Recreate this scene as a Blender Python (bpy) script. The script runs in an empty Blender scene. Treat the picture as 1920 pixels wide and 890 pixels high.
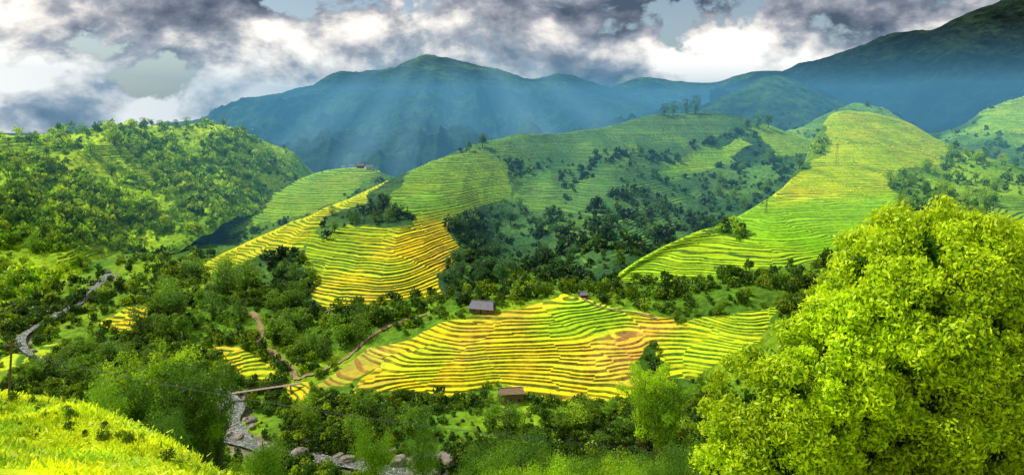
import bpy, math, random
import numpy as np
from mathutils import Vector, Matrix
from mathutils.bvhtree import BVHTree
random.seed(4); rng=np.random.default_rng(7)
S=bpy.context.scene; C=S.collection
TH=math.atan(0.196); ct,st=math.cos(TH),math.sin(TH); F=1250.0
def ratio(py):
    b=(445-np.asarray(py,float))/F
    return (-st+b*ct)/(ct+b*st)
def W(px,py,D):
    z=D*ratio(py); t=D*ct-z*st
    return np.array([(px-960)/F*t, D, float(z)])
def XY(px,D,z):
    return (np.asarray(px,float)-960)/F*(D*ct-z*st)
def proj(x,y,z):
    t=np.maximum(y*ct-z*st,0.1); return 960+F*x/t, 445-F*(y*st+z*ct)/t
# ---------- noise
_T=rng.random((256,256))
def vn(x,y,s=0):
    x=x+s*17.3; y=y+s*9.1
    xi=np.floor(x).astype(int); yi=np.floor(y).astype(int); fx=x-xi; fy=y-yi
    fx=fx*fx*fx*(fx*(fx*6-15)+10); fy=fy*fy*fy*(fy*(fy*6-15)+10)
    a=_T[xi&255,yi&255];b=_T[(xi+1)&255,yi&255];c=_T[xi&255,(yi+1)&255];d=_T[(xi+1)&255,(yi+1)&255]
    return (a*(1-fx)+b*fx)*(1-fy)+(c*(1-fx)+d*fx)*fy
def fbm(x,y,o=4,s=0):
    r=0;a=1;t=0
    for i in range(o):
        r=r+a*(vn(x,y,s+i)*2-1); t+=a; a*=.5; x=x*2.03;y=y*2.03
    return r/t
def ridged(x,y,o=4,s=0):
    r=0;a=1;t=0
    for i in range(o):
        r=r+a*(1-np.abs(vn(x,y,s+i)*2-1)*2); t+=a;a*=.5;x=x*2.03;y=y*2.03
    return r/t
def cells(x,y,size,s=0):
    # random value of the nearest jittered site: the outlines of neighbouring plots
    gx=x/size+fbm(x/size*.8,y/size*.8,2,31)*.5; gy=y/(size*1.3)+fbm(x/size*.8,y/size*.8,2,41)*.5
    xi=np.floor(gx).astype(int); yi=np.floor(gy).astype(int); best=np.full(x.shape,1e9); val=np.zeros(x.shape); val2=np.zeros(x.shape)
    for dx in (-1,0,1):
        for dy in (-1,0,1):
            a=(xi+dx+s*7)&255; b=(yi+dy+s*3)&255
            jx=_T[a,b]; jy=_T[(a*3+5)&255,(b+91)&255]
            d=(gx-xi-dx-jx)**2+(gy-yi-dy-jy)**2; k=d<best
            best[k]=d[k]; val[k]=_T[(a+57)&255,(b+13)&255][k]; val2[k]=_T[(a+7)&255,(b+113)&255][k]
    return val,val2
# ---------- helpers
def mesh_np(name,v,q,attrs=None,smooth=False,mat=None):
    v=np.ascontiguousarray(v,dtype=np.float32); q=np.ascontiguousarray(q,dtype=np.int32)
    m=bpy.data.meshes.new(name); k=q.shape[1]
    m.vertices.add(len(v)); m.vertices.foreach_set('co',v.ravel())
    m.loops.add(q.size); m.loops.foreach_set('vertex_index',q.ravel())
    m.polygons.add(len(q)); m.polygons.foreach_set('loop_start',np.arange(0,q.size,k,dtype=np.int32))
    try: m.polygons.foreach_set('loop_total',np.full(len(q),k,dtype=np.int32))
    except Exception: pass
    m.polygons.foreach_set('use_smooth',np.full(len(q),smooth))
    m.update(calc_edges=True)
    for n,a in (attrs or {}).items():
        a=np.asarray(a,dtype=np.float32)
        if a.ndim==1:
            at=m.attributes.new(n,'FLOAT','POINT'); at.data.foreach_set('value',a)
        else:
            if a.shape[1]==3: a=np.concatenate([a,np.ones((len(a),1),np.float32)],1)
            at=m.attributes.new(n,'FLOAT_COLOR','POINT'); at.data.foreach_set('color',np.ascontiguousarray(a).ravel())
    if mat: m.materials.append(mat)
    return m
def link(name,mesh,parent=None,label=None,cat=None,group=None,kind=None):
    o=bpy.data.objects.new(name,mesh); C.objects.link(o)
    if parent: o.parent=parent
    if label: o['label']=label
    if cat: o['category']=cat
    if group: o['group']=group
    if kind: o['kind']=kind
    return o
# ---------- materials
def newmat(n):
    m=bpy.data.materials.new(n); m.use_nodes=True; nt=m.node_tree; nt.nodes.clear()
    out=nt.nodes.new('ShaderNodeOutputMaterial'); return m,nt,out
class NB:
    def __init__(s,nt): s.nt=nt
    def n(s,t,**k):
        x=s.nt.nodes.new(t)
        for a,b in k.items(): setattr(x,a,b)
        return x
    def l(s,a,b): s.nt.links.new(a,b)
    def put(s,sock,v):
        if isinstance(v,bpy.types.NodeSocket): s.l(v,sock)
        else: sock.default_value=v
    def math(s,op,a,b=0.0,c=None,clamp=False):
        x=s.n('ShaderNodeMath',operation=op,use_clamp=clamp); s.put(x.inputs[0],a); s.put(x.inputs[1],b)
        if c is not None: s.put(x.inputs[2],c)
        return x.outputs[0]
    def mr(s,v,a,b,c,d,sm=False):
        x=s.n('ShaderNodeMapRange')
        if sm: x.interpolation_type='SMOOTHSTEP'
        s.put(x.inputs[0],v)
        for i,k in enumerate((a,b,c,d)): s.put(x.inputs[i+1],k)
        return x.outputs[0]
    def noise(s,vec,scale,detail=5,rough=.55,dist=0):
        x=s.n('ShaderNodeTexNoise'); s.l(vec,x.inputs['Vector']); x.inputs['Scale'].default_value=scale
        x.inputs['Detail'].default_value=detail; x.inputs['Roughness'].default_value=rough; x.inputs['Distortion'].default_value=dist
        return x.outputs[0]
    def mix(s,f,a,b,bt='MIX'):
        x=s.n('ShaderNodeMix',data_type='RGBA',blend_type=bt); s.put(x.inputs[0],f); s.put(x.inputs[6],a); s.put(x.inputs[7],b); return x.outputs[2]
    def vs(s,v,k):
        x=s.n('ShaderNodeVectorMath',operation='SCALE'); s.put(x.inputs[0],v); s.put(x.inputs['Scale'],k); return x.outputs[0]
    def ramp(s,v,els):
        x=s.n('ShaderNodeValToRGB'); s.l(v,x.inputs[0]); e=x.color_ramp.elements
        while len(e)<len(els): e.new(.5)
        for i,(p,c) in enumerate(els): e[i].position=p; e[i].color=(*c,1)
        return x.outputs[0]
def terrain_mat():
    m,nt,out=newmat('terrain'); b=NB(nt)
    geo=b.n('ShaderNodeNewGeometry'); P=geo.outputs['Position']
    def at(n):
        x=b.n('ShaderNodeAttribute'); x.attribute_name=n; return x
    base=at('base').outputs['Color']; ris=at('riser').outputs['Color']; lev=at('lev').outputs['Fac']; mask=at('mask').outputs['Fac']
    n1=b.noise(P,.3,6,.65); n2=b.noise(P,.03,4)
    wob=b.noise(P,.1,3)
    l2=b.math('ADD',lev,b.mr(wob,.3,.7,-.08,.08))
    fr=b.math('FRACT',l2); fl=b.math('FLOOR',l2)
    wn=b.n('ShaderNodeTexWhiteNoise',noise_dimensions='1D'); b.l(fl,wn.inputs['W'])
    wd=b.mr(b.noise(P,.05,2),.3,.7,.10,.36)
    rf=b.math('MULTIPLY',b.mr(fr,wd,b.math('ADD',wd,.12),1,0),mask)
    rf=b.math('MULTIPLY',rf,b.mr(b.noise(P,.06,3),.32,.5,.5,1))
    tread=b.vs(base,b.mr(wn.outputs[0],0,1,.78,1.10))
    mixg=b.math('MULTIPLY',b.mr(b.math('ADD',n2,b.math('MULTIPLY',wn.outputs[0],.14)),.58,.74,0,.6),mask)
    tread=b.mix(mixg,tread,(.26,.48,.015,1))
    sepb=b.n('ShaderNodeSeparateColor'); b.l(base,sepb.inputs[0])
    ripe=b.mr(sepb.outputs[0],.55,.8,0,1)
    nb=b.noise(b.n('ShaderNodeTexCoord').outputs['Object'],.026,3)
    mixb=b.math('MULTIPLY',b.math('MULTIPLY',b.mr(b.math('ADD',nb,b.math('MULTIPLY',wn.outputs[0],.22)),.64,.78,0,.6),ripe),mask)
    tread=b.mix(mixb,tread,(.52,.32,.05,1))
    tread=b.vs(tread,b.mr(n1,.3,.7,.75,1.28))
    wild=b.vs(base,b.mr(n1,.3,.7,.5,1.5)); wild=b.vs(wild,b.mr(n2,.3,.7,.75,1.25))
    col=b.mix(mask,wild,tread)
    risv=b.vs(ris,b.mr(n1,.3,.7,.5,1.5))
    col=b.mix(rf,col,risv)
    p=b.n('ShaderNodeBsdfPrincipled'); b.l(col,p.inputs['Base Color']); p.inputs['Roughness'].default_value=.9; p.inputs['Specular IOR Level'].default_value=.1
    bu=b.n('ShaderNodeBump'); bu.inputs['Strength'].default_value=.6; bu.inputs['Distance'].default_value=1.2; b.l(n1,bu.inputs['Height']); b.l(bu.outputs[0],p.inputs['Normal'])
    b.l(p.outputs[0],out.inputs[0]); return m
def far_mat(n,c1,c2):
    m,nt,out=newmat(n); b=NB(nt)
    P=b.n('ShaderNodeNewGeometry').outputs['Position']
    n1=b.noise(P,.035,9,.72); n2=b.noise(P,.007,5,.6)
    col=b.mix(b.mr(n2,.38,.62,0,1),(*c1,1),(*c2,1)); col=b.vs(col,b.mr(n1,.35,.65,.2,1.9))
    p=b.n('ShaderNodeBsdfPrincipled'); b.l(col,p.inputs['Base Color']); p.inputs['Roughness'].default_value=.95; p.inputs['Specular IOR Level'].default_value=.05
    bu=b.n('ShaderNodeBump'); bu.inputs['Strength'].default_value=1; bu.inputs['Distance'].default_value=30; b.l(n1,bu.inputs['Height']); b.l(bu.outputs[0],p.inputs['Normal'])
    b.l(p.outputs[0],out.inputs[0]); return m
def leaf_mat(n,trans=.38):
    m,nt,out=newmat(n); b=NB(nt)
    x=b.n('ShaderNodeAttribute'); x.attribute_name='tint'
    P=b.n('ShaderNodeNewGeometry').outputs['Position']
    oi=b.n('ShaderNodeObjectInfo')
    col=b.vs(x.outputs['Color'],b.mr(b.noise(P,.12,3),.3,.7,.75,1.3))
    col=b.vs(col,b.mr(oi.outputs['Random'],0,1,.85,1.25))
    d=b.n('ShaderNodeBsdfPrincipled'); b.l(col,d.inputs['Base Color']); d.inputs['Roughness'].default_value=.5; d.inputs['Specular IOR Level'].default_value=.25
    t=b.n('ShaderNodeBsdfTranslucent'); b.l(b.vs(col,1.4),t.inputs['Color'])
    mx=b.n('ShaderNodeMixShader'); mx.inputs[0].default_value=trans; b.l(d.outputs[0],mx.inputs[1]); b.l(t.outputs[0],mx.inputs[2])
    b.l(mx.outputs[0],out.inputs[0]); return m
def plain(n,c,rough=.8,scale=2.0,var=.4,metal=0,bump=.3):
    m,nt,out=newmat(n); b=NB(nt)
    P=b.n('ShaderNodeNewGeometry').outputs['Position']; n1=b.noise(P,scale,6,.6)
    col=b.vs((*c,),b.mr(n1,.3,.7,1-var,1+var))
    p=b.n('ShaderNodeBsdfPrincipled'); b.l(col,p.inputs['Base Color']); p.inputs['Roughness'].default_value=rough; p.inputs['Metallic'].default_value=metal
    bu=b.n('ShaderNodeBump'); bu.inputs['Strength'].default_value=bump; bu.inputs['Distance'].default_value=.2; b.l(n1,bu.inputs['Height']); b.l(bu.outputs[0],p.inputs['Normal'])
    b.l(p.outputs[0],out.inputs[0]); return m
TM=terrain_mat(); LM=leaf_mat('foliage')
BARK=plain('bark',(.10,.075,.045)); ROCK=plain('rock',(.19,.165,.14),.85,.35,.75,0,.8); PATHM=plain('dirt',(.25,.18,.08),.9,.6,.4)
THATCH=plain('thatch',(.17,.17,.21),.9,1.5,.35); WOOD=plain('wood',(.15,.09,.05),.8,1.5); BROWNR=plain('brown_thatch',(.22,.15,.09),.9,1.5,.4); CONC=plain('concrete',(.28,.25,.2),.8); DARK=plain('dark_opening',(.015,.013,.012),.7)
STEEL=plain('steel',(.16,.17,.17),.5,2,.2,.6); WHITE=plain('plaster',(.55,.53,.48),.7); REDR=plain('red_tin',(.24,.08,.06),.7); CABLE=plain('cable',(.03,.03,.03),.6)
def water_mat():
    m,nt,out=newmat('water'); b=NB(nt); P=b.n('ShaderNodeNewGeometry').outputs['Position']
    n=b.noise(P,.55,8,.78,2.5); f=b.mr(n,.51,.62,0,1)
    col=b.mix(f,(.07,.09,.07,1),(.66,.69,.68,1))
    p=b.n('ShaderNodeBsdfPrincipled'); b.l(col,p.inputs['Base Color']); b.l(b.mr(f,0,1,.3,.7),p.inputs['Roughness']); p.inputs['Specular IOR Level'].default_value=.35
    bu=b.n('ShaderNodeBump'); bu.inputs['Strength'].default_value=.8; bu.inputs['Distance'].default_value=.5; b.l(n,bu.inputs['Height']); b.l(bu.outputs[0],p.inputs['Normal'])
    b.l(p.outputs[0],out.inputs[0]); return m
WATER=water_mat()
# ---------- fields (outline, tread, riser); a tread of None clears a shaded thicket out of the fields
YEL=(.82,.66,.012); YG=(.56,.64,.015)
RD=(.055,.13,.014); RG=(.09,.21,.015); RB=(.26,.14,.035)
LF=(.34,.52,.012); LR=(.14,.27,.012); MR=(.045,.12,.035)
STEP={'M':1.0,'B':1.0,'R':.8,'V':.92,'L':1.7,'H':1.6}; CELL={'M':38,'B':40,'R':34,'V':21,'L':40,'H':60}; VARI={'M':.6,'B':.6,'R':.35,'V':.85,'L':.6,'H':.6}
fields={
'M':[([(955,300),(1150,270),(1330,262),(1380,300),(1300,330),(1270,430),(1130,500),(1000,560),(965,540),(1040,440),(960,400)],(.075,.19,.045),MR),  # cool dark greens here carry the cloud shade on the middle slope
 ([(560,500),(600,430),(700,395),(730,400),(780,400),(860,395),(840,425),(780,440),(720,470),(640,520),(570,545)],(.42,.52,.012),RD),
 ([(585,550),(650,510),(730,450),(790,418),(835,422),(860,465),(825,520),(835,570),(730,585),(600,580)],(.84,.64,.012),RD),
 ([(335,527),(400,488),(470,440),(560,400),(700,345),(745,322),(715,385),(610,402),(590,450),(550,490),(470,500),(380,520)],(.66,.66,.012),RG),
 ([(715,385),(740,325),(880,285),(950,305),(965,350),(930,385),(860,395),(790,405),(730,400)],(.25,.43,.02),(.06,.15,.02)),
 ([(985,328),(1040,315),(1060,370),(1010,400),(965,385)],(.16,.34,.06),(.05,.13,.03)),
 ([(1090,340),(1150,330),(1130,380),(1050,410)],(.13,.30,.06),(.05,.13,.03)),
 ([(1245,325),(1300,290),(1385,258),(1415,268),(1340,312),(1270,335)],(.34,.60,.015),RG),
 ([(880,290),(1000,252),(1290,205),(1410,230),(1330,262),(1000,295)],(.11,.24,.06),(.05,.12,.035)),  # crest colours dulled and cooled as painted cloud shade
 ([(1410,235),(1560,205),(1560,285),(1460,290)],(.34,.58,.02),RG),
 ([(598,440),(612,402),(650,392),(700,380),(775,402),(770,422),(740,430),(700,423),(650,425),(610,455)],None,None),
 ([(850,425),(875,398),(905,385),(975,372),(960,400),(890,425),(865,480)],None,None),
 ([(440,510),(500,480),(560,475),(590,535),(575,590),(500,570)],None,None),
 ([(735,335),(765,328),(728,375),(700,392),(690,372)],None,None),
 ([(955,300),(985,296),(975,350),(950,370)],None,None)],
'B':[([(410,415),(540,340),(620,305),(715,308),(700,350),(640,385),(540,410),(430,440)],(.34,.54,.015),(.06,.16,.015)),
 ([(640,370),(690,335),(720,330),(700,365),(650,390)],None,None)],
'R':[([(1545,205),(1700,205),(1785,280),(1730,325),(1700,345),(1600,352),(1500,345),(1480,335),(1560,280)],(.56,.70,.012),RG),
 ([(1480,335),(1600,350),(1700,343),(1680,368),(1530,385),(1430,385)],(.66,.72,.012),RG),
 ([(1430,385),(1690,362),(1640,480),(1530,478),(1400,462),(1320,432)],(.28,.58,.012),(.11,.30,.015)),
 ([(1090,568),(1200,485),(1320,425),(1420,458),(1540,480),(1500,545),(1370,575),(1250,594),(1120,582)],(.40,.64,.012),RD),
 ([(1230,640),(1300,608),(1460,590),(1420,640),(1310,708),(1240,708)],(.48,.66,.012),RG),
 ([(1850,395),(1960,370),(1980,425),(1870,430)],(.22,.40,.03),RD),
 ([(1665,345),(1700,310),(1745,318),(1735,345),(1690,372)],None,None),
 ([(1325,430),(1360,415),(1420,440),(1380,452)],None,None)],
'V':[([(650,742),(715,690),(750,640),(820,607),(900,590),(1060,555),(1180,585),(1265,600),(1295,640),(1210,655),(1235,700),(1180,750),(1060,752),(1000,742),(930,715),(850,745),(740,730)],(.88,.74,.01),(.12,.15,.012)),
 ([(985,600),(1060,560),(1190,585),(1190,605),(1090,640),(985,640)],(.40,.64,.012),RG),
 ([(1110,640),(1200,605),(1265,605),(1290,640),(1200,655),(1210,690),(1150,720),(1110,690)],(.78,.60,.04),(.36,.18,.05)),
 ([(872,610),(900,600),(895,650),(905,685),(862,680)],(.6,.5,.04),RB),
 ([(590,730),(690,650),(750,640),(715,690),(650,725)],(.46,.44,.05),RB),
 ([(1225,640),(1300,600),(1460,580),(1420,640),(1310,712),(1240,712)],(.54,.68,.012),RG),
 ([(180,605),(240,573),(300,572),(240,625)],YEL,RD),
 ([(0,672),(110,645),(90,672),(10,695)],YG,RG),
 ([(400,650),(450,652),(535,705),(500,720),(430,692)],YEL,RG),
 ([(525,725),(575,715),(585,760),(545,748)],(.84,.62,.012),RG),
 ([(1195,690),(1215,650),(1235,640),(1240,700),(1215,720)],None,None)],
'L':[([(-50,690),(110,640),(90,590),(0,600)],(.42,.54,.015),RG),([(60,575),(140,560),(120,580),(30,600)],YG,RG),([(230,505),(330,470),(320,500),(240,545)],(.14,.24,.02),RD),
 ([(400,360),(480,340),(520,365),(440,390)],(.26,.46,.02),LR),
 ([(0,262),(120,250),(150,275),(60,300),(0,300)],LF,LR),([(60,350),(140,345),(160,385),(80,400)],LF,LR),([(230,320),(330,290),(380,310),(300,350)],(.32,.50,.012),LR),([(380,260),(460,240),(500,260),(430,290)],(.30,.50,.02),LR),
 ([(0,420),(70,410),(90,450),(0,470)],(.30,.48,.012),LR),([(200,380),(290,370),(330,400),(240,430)],(.30,.50,.012),LR),([(420,300),(510,290),(530,315),(450,325)],(.28,.46,.02),LR),([(100,470),(190,440),(200,470),(120,510)],(.38,.54,.012),LR),([(150,270),(240,262),(280,285),(180,310)],(.32,.50,.012),LR)],
'H':[([(1830,225),(1900,185),(2000,180),(2000,265),(1890,250)],(.42,.66,.02),RG),([(1660,215),(1720,225),(1740,250),(1680,250)],(.26,.46,.02),RG)],
}
def inpoly(px,py,poly):
    r=np.zeros(px.shape,bool); n=len(poly)
    for i in range(n):
        x1,y1=poly[i]; x2,y2=poly[(i+1)%n]
        if y1==y2: continue
        c=((y1>py)!=(y2>py)) & (px < (x2-x1)*(py-y1)/(y2-y1)+x1); r^=c
    return r
def hermite(xk,Y,xq):
    xk=np.asarray(xk,float); Y=np.asarray(Y,float); xq=np.asarray(xq,float)
    h=np.diff(xk); sh=(-1,)+(1,)*(Y.ndim-1); sec=np.diff(Y,axis=0)/h.reshape(sh)
    m=np.empty_like(Y); m[0]=sec[0]; m[-1]=sec[-1]
    w=(h[1:]/(h[1:]+h[:-1])).reshape(sh); m[1:-1]=sec[:-1]*w+sec[1:]*(1-w)
    i=np.clip(np.searchsorted(xk,xq,side='right')-1,0,len(xk)-2)
    hh=h[i].reshape(sh); t=((xq-xk[i])/h[i]).reshape(sh)
    t2=t*t;t3=t2*t
    return (2*t3-3*t2+1)*Y[i]+(t3-2*t2+t)*hh*m[i]+(-2*t3+3*t2)*Y[i+1]+(t3-t2)*hh*m[i+1]
def resample(P,n=8):
    t=np.arange(len(P)); return hermite(t,P,np.linspace(0,len(P)-1,(len(P)-1)*n+1))
def box(a,r,ax):
    a=np.moveaxis(a,ax,0); n=len(a); p=np.concatenate([np.repeat(a[:1],r+1,0),a,np.repeat(a[-1:],r,0)],0)
    c=np.cumsum(p,0); o=(c[2*r+1:2*r+1+n]-c[:n])/(2*r+1); return np.moveaxis(o,0,ax)
# river (bends, height, half width)
RIV=[(205,512,-111.5,1.6),(178,540,-113.5,1.8),(150,566,-116,2.2),(85,602,-118,2.3),(38,640,-120.5,1.4),(110,688,-123.5,1.0),(290,712,-125.5,1.5),(400,730,-127.5,3.0),(436,765,-129.5,4.6),(428,806,-131,4.6),(500,842,-132,3.4),(620,862,-133,3.0),(780,888,-134,3.0),(1000,925,-135,4),(1500,940,-137,4)]
RP=np.array([list(W(px,py,z/float(ratio(py))))+[w] for px,py,z,w in RIV])
RS=resample(RP,4)
def river_dist(x,y):
    d=np.full(x.shape,1e9); zz=np.zeros(x.shape)
    for i in range(len(RS)-1):
        a=RS[i];b=RS[i+1]; dx,dy=b[0]-a[0],b[1]-a[1]; L=dx*dx+dy*dy+1e-9
        t=np.clip(((x-a[0])*dx+(y-a[1])*dy)/L,0,1); q=np.hypot(x-a[0]-t*dx,y-a[1]-t*dy)-a[3]
        k=q<d; d[k]=q[k]; zz[k]=(a[2]+t*(b[2]-a[2]))[k]
    return d,zz
coarse_v=[];coarse_f=[];coarse_id=[];voff=0
KEYS=['G','V','M','B','L','R','H','Q','F1','F2','F3']
def make_patch(name,key,cols,rows,nu,segs,backs,noise,colfn,mat=None,carve=False,fine=.0):
    global voff
    cols=np.array(cols,float); Dg=[];Zg=[]
    for r in rows:
        if r[0]=='z': D=np.broadcast_to(np.array(r[1],float),cols.shape).copy(); Z=np.broadcast_to(np.array(r[2],float),cols.shape).copy()
        else: py=np.broadcast_to(np.array(r[0],float),cols.shape); D=np.broadcast_to(np.array(r[1],float),cols.shape).copy(); Z=D*ratio(py)
        Dg.append(D);Zg.append(Z)
    for dd,dz in backs: Dg.append(Dg[len(rows)-1]+dd); Zg.append(Zg[len(rows)-1]+dz)
    Dg=np.array(Dg);Zg=np.array(Zg); nr=len(Dg)
    pxs=np.linspace(cols[0],cols[-1],nu)
    vs=[]
    for i in range(nr-1): vs+=list(np.linspace(i,i+1,segs[i],endpoint=False))
    vs=np.array(vs+[nr-1]); nv=len(vs)
    D=hermite(np.arange(nr),hermite(cols,Dg.T,pxs).T,vs); Z=hermite(np.arange(nr),hermite(cols,Zg.T,pxs).T,vs)
    X=XY(pxs[None,:],D,Z); Y=D
    Z=Z+noise(X,Y)
    x=X.ravel();y=Y.ravel();z=Z.ravel()
    rd=None
    if carve:
        rd,rz=river_dist(x,y)
        k=np.clip(rd/8,0,1); k=k*k*(3-2*k)
        z=np.where(rd<8,np.minimum(z,rz-1.0+(np.maximum(z-rz+1.0,0))*k),z)
    px,py=proj(x,y,z)
    base=colfn(x,y,z,px,py); ris=base.copy(); lev=np.zeros_like(z); mask=np.zeros_like(z); wildc=base.copy()
    wx=px+16*fbm(x*.04,y*.04,4,3); wy=py+10*fbm(x*.04,y*.04,4,8)
    zo=z.copy(); step=STEP.get(key,1)
    for poly,tr,rs in fields.get(key,[]):
        m=inpoly(wx,wy,poly)
        if tr is None: base[m]=wildc[m]*.8; ris[m]=base[m]; mask[m]=0
        else: base[m]=tr; ris[m]=rs; mask[m]=1
    m=mask>.5
    if m.any():
        mm=mask.reshape(nv,nu,1)
        for _ in range(2):
            R_=13
            wgt=box(box(mm,R_,0),R_,1)+1e-6
            for A in (base,ris):
                bl_=box(box(A.reshape(nv,nu,3)*mm,R_,0),R_,1)/wgt
                A[m]=bl_.reshape(-1,3)[m]
        c1,c2=cells(x,y,CELL[key]); vr=VARI[key]
        # each plot is set out on its own levels, with shelves of varied width, and ripens at its own pace
        lv=zo/step+c1*.9+.16*np.sin(zo*2.1/step+c1*6)+.12*np.sin(zo*.9/step+2); lev[:]=lv
        f=lv-np.floor(lv); s=np.clip(f/.28,0,1); s=s*s*(3-2*s)
        z[m]=(zo+step*(s*.95+f*.05-f))[m]
        t=np.clip((c2-.5)*2*vr,-1,1)[:,None]
        gold=np.array([1.10,.92,1.0]); gre=np.array([.60,.92,1.1])
        base[m]=(base*np.where(t>0,1+(gold-1)*t,1+(gre-1)*-t)*(1+.16*vr*(c1[:,None]-.5)))[m]
    if fine>0:
        u=mask<.5; z[u]+=fine*fbm(x[u]*.25,y[u]*.25,3,5)
    if rd is not None:
        g=(rd<2+3*fbm(x*.08,y*.08,2,2))&(mask<.5); base[g]=(.20,.20,.11)
    v=np.stack([x,y,z],1)
    I=np.arange(nv*nu).reshape(nv,nu); q=np.stack([I[:-1,:-1],I[:-1,1:],I[1:,1:],I[1:,:-1]],-1).reshape(-1,4)
    me=mesh_np(name,v,q,dict(base=base,riser=ris,lev=lev,mask=mask),True,mat or TM)
    link(name,me,kind='structure')
    ri=np.unique(np.r_[np.arange(0,nv,4),nv-1]); ci=np.unique(np.r_[np.arange(0,nu,4),nu-1])
    cv=v[I[np.ix_(ri,ci)].ravel()]; J=np.arange(len(ri)*len(ci)).reshape(len(ri),len(ci))
    cq=np.stack([J[:-1,:-1],J[:-1,1:],J[1:,1:],J[1:,:-1]],-1).reshape(-1,4)+voff
    coarse_v.append(cv);coarse_f.append(cq);coarse_id.append(np.full(len(cq),KEYS.index(key))); voff+=len(cv)
def cmix(*cs):
    cs=np.array(cs,float)
    def f(x,y,z,px,py):
        n=np.clip(fbm(x*.018,y*.018,4,6)*1.3+.5,0,.999)*(len(cs)-1); i=n.astype(int); t=(n-i)[:,None]
        return cs[i]*(1-t)+cs[i+1]*t
    return f
make_patch('near_hillside','G',[-350,0,100,200,300,400,500,650,900,1300,1700,2150],
 [('z',3,-2.5),('z',25,[-15,-15,-15.5,-16,-16.5,-17,-18,-19,-20,-18,-16.5,-16]),
  ([820,840,850,870,900,950,990,1030,1060,1040,1000,1000],[45,45,45,43,42,38,36,34,34,34,34,34]),
  ([722,742,756,788,838,905,960,1020,1080,1060,1040,1040],[72,70,68,62,56,52,50,48,48,46,44,44])],
 500,[10,60,150,30,30,20],[(55,-36),(115,-72),(175,-100)],lambda x,y:1.6*fbm(x*.08,y*.08,4),cmix((.16,.32,.008),(.42,.54,.010),(.50,.58,.012)),fine=.4)
def vnoise(x,y):
    w=np.clip((y-255)/20,0,1)*np.clip((385-y)/25,0,1)*np.clip((x+140)/30,0,1)
    return 2.0*fbm(x*.022,y*.022,2,1)+.25*fbm(x*.09,y*.09,2,4)*(1-.6*w)+w*(1.2-6.0*((x+12)/85)**2*np.clip(1.3-np.abs(x+12)/150,0,1)+4.4*fbm(x*.024,y*.024,2,23)+1.8*np.sin(x*.05+y*.04))
make_patch('valley_floor','V',[-250,0,150,400,600,800,1000,1200,1400,1700,2100],
 [('z',150,-118),('z',215,[-118,-120,-125,-131,-132,-132,-132,-132,-130,-126,-120]),
  ('z',250,[-119,-121,-126,-131,-129,-127.5,-127,-127,-125,-121,-115]),
  ('z',280,[-120,-122,-126,-128.5,-127,-125.5,-125,-124,-121,-116,-108]),
  ('z',330,[-121,-122,-123,-120,-118,-113.5,-112,-111,-108,-100,-95]),
  ('z',372,[-121,-120,-119,-112,-112,-111,-106.5,-105,-100,-90,-85]),
  ('z',430,[-119,-117,-116,-110,-116,-118,-116,-112,-105,-95,-90]),
  ('z',560,[-112,-112,-110,-115,-125,-125,-125,-120,-120,-110,-100])],
 1200,[6,60,110,230,200,50,50],[],vnoise,
 cmix((.05,.13,.01),(.10,.22,.012),(.20,.34,.012)),carve=True,fine=.7)
Mc=[200,250,350,450,550,650,750,850,950,1050,1150,1250,1350,1450,1600]
make_patch('terraced_spur_middle','M',Mc,
 [([620,605,600,600,590,587,590,592,590,580,565,555,545,535,525],[380,385,375,365,362,362,364,370,382,382,380,390,400,410,420]),
  ([595,585,560,545,520,500,500,510,515,495,478,465,455,450,450],[385,390,400,405,414,418,416,438,470,468,458,498,530,535,540]),
  ([585,575,540,510,470,430,430,430,425,405,395,385,375,375,390],[395,400,415,430,458,488,482,510,560,565,560,620,660,650,640]),
  ([580,568,528,485,440,400,375,350,335,318,308,298,290,300,330],[405,415,430,455,490,530,562,602,660,698,700,755,795,780,760]),
  ([575,560,515,460,415,375,330,288,258,247,236,214,212,240,290],[420,430,450,490,530,580,640,700,760,810,850,890,900,900,880])],
 1000,[150,150,140,130,15,12],[(70,-22),(300,-80)],
 lambda x,y:4.0*fbm(x*.012,y*.008,2,17)+1.6*ridged(x*.026,y*.011,2,5)-.8+.6*fbm(x*.05,y*.05,2,4),
 cmix((.025,.08,.028),(.05,.135,.034),(.09,.21,.034)),fine=1.0)  # ground colours darkened and blued to stand in for cloud shade
make_patch('terraced_spur_behind','B',[300,360,430,530,620,700,760,850],
 [([560,530,490,450,410,380,360,350],[470,500,540,580,620,660,680,720]),
  ([530,490,435,388,357,350,362,365],[540,570,605,650,700,720,730,750]),
  ([510,460,402,348,317,318,345,375],[580,610,660,740,790,790,780,780])],
 420,[80,120,10,10],[(50,-15),(220,-70)],lambda x,y:2.5*fbm(x*.012,y*.012,3,12),cmix((.05,.13,.015),(.12,.26,.02)),fine=.6)
make_patch('left_hillside','L',[-300,-100,0,100,200,300,400,480,540,600,680],
 [([660,640,622,592,533,492,442,402,382,372,400],[325,335,350,380,440,490,560,640,700,760,850]),
  ([500,500,490,475,445,410,370,345,350,362,400],[400,410,420,440,500,550,620,690,730,780,860]),
  ([360,360,350,345,325,305,290,282,312,352,400],[460,490,510,540,590,640,690,745,780,820,880]),
  ([238,240,244,244,240,230,226,244,286,330,385],[520,560,600,640,680,720,760,800,830,870,910])],
 760,[150,150,130,14,10],[(70,-18),(300,-90)],
 lambda x,y:15*ridged(x*.008,y*.006,3,2)+3*fbm(x*.04,y*.04,3,1)-8,
 cmix((.15,.31,.01),(.30,.50,.012),(.46,.64,.012),(.22,.40,.012)),carve=True,fine=1.2)
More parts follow.
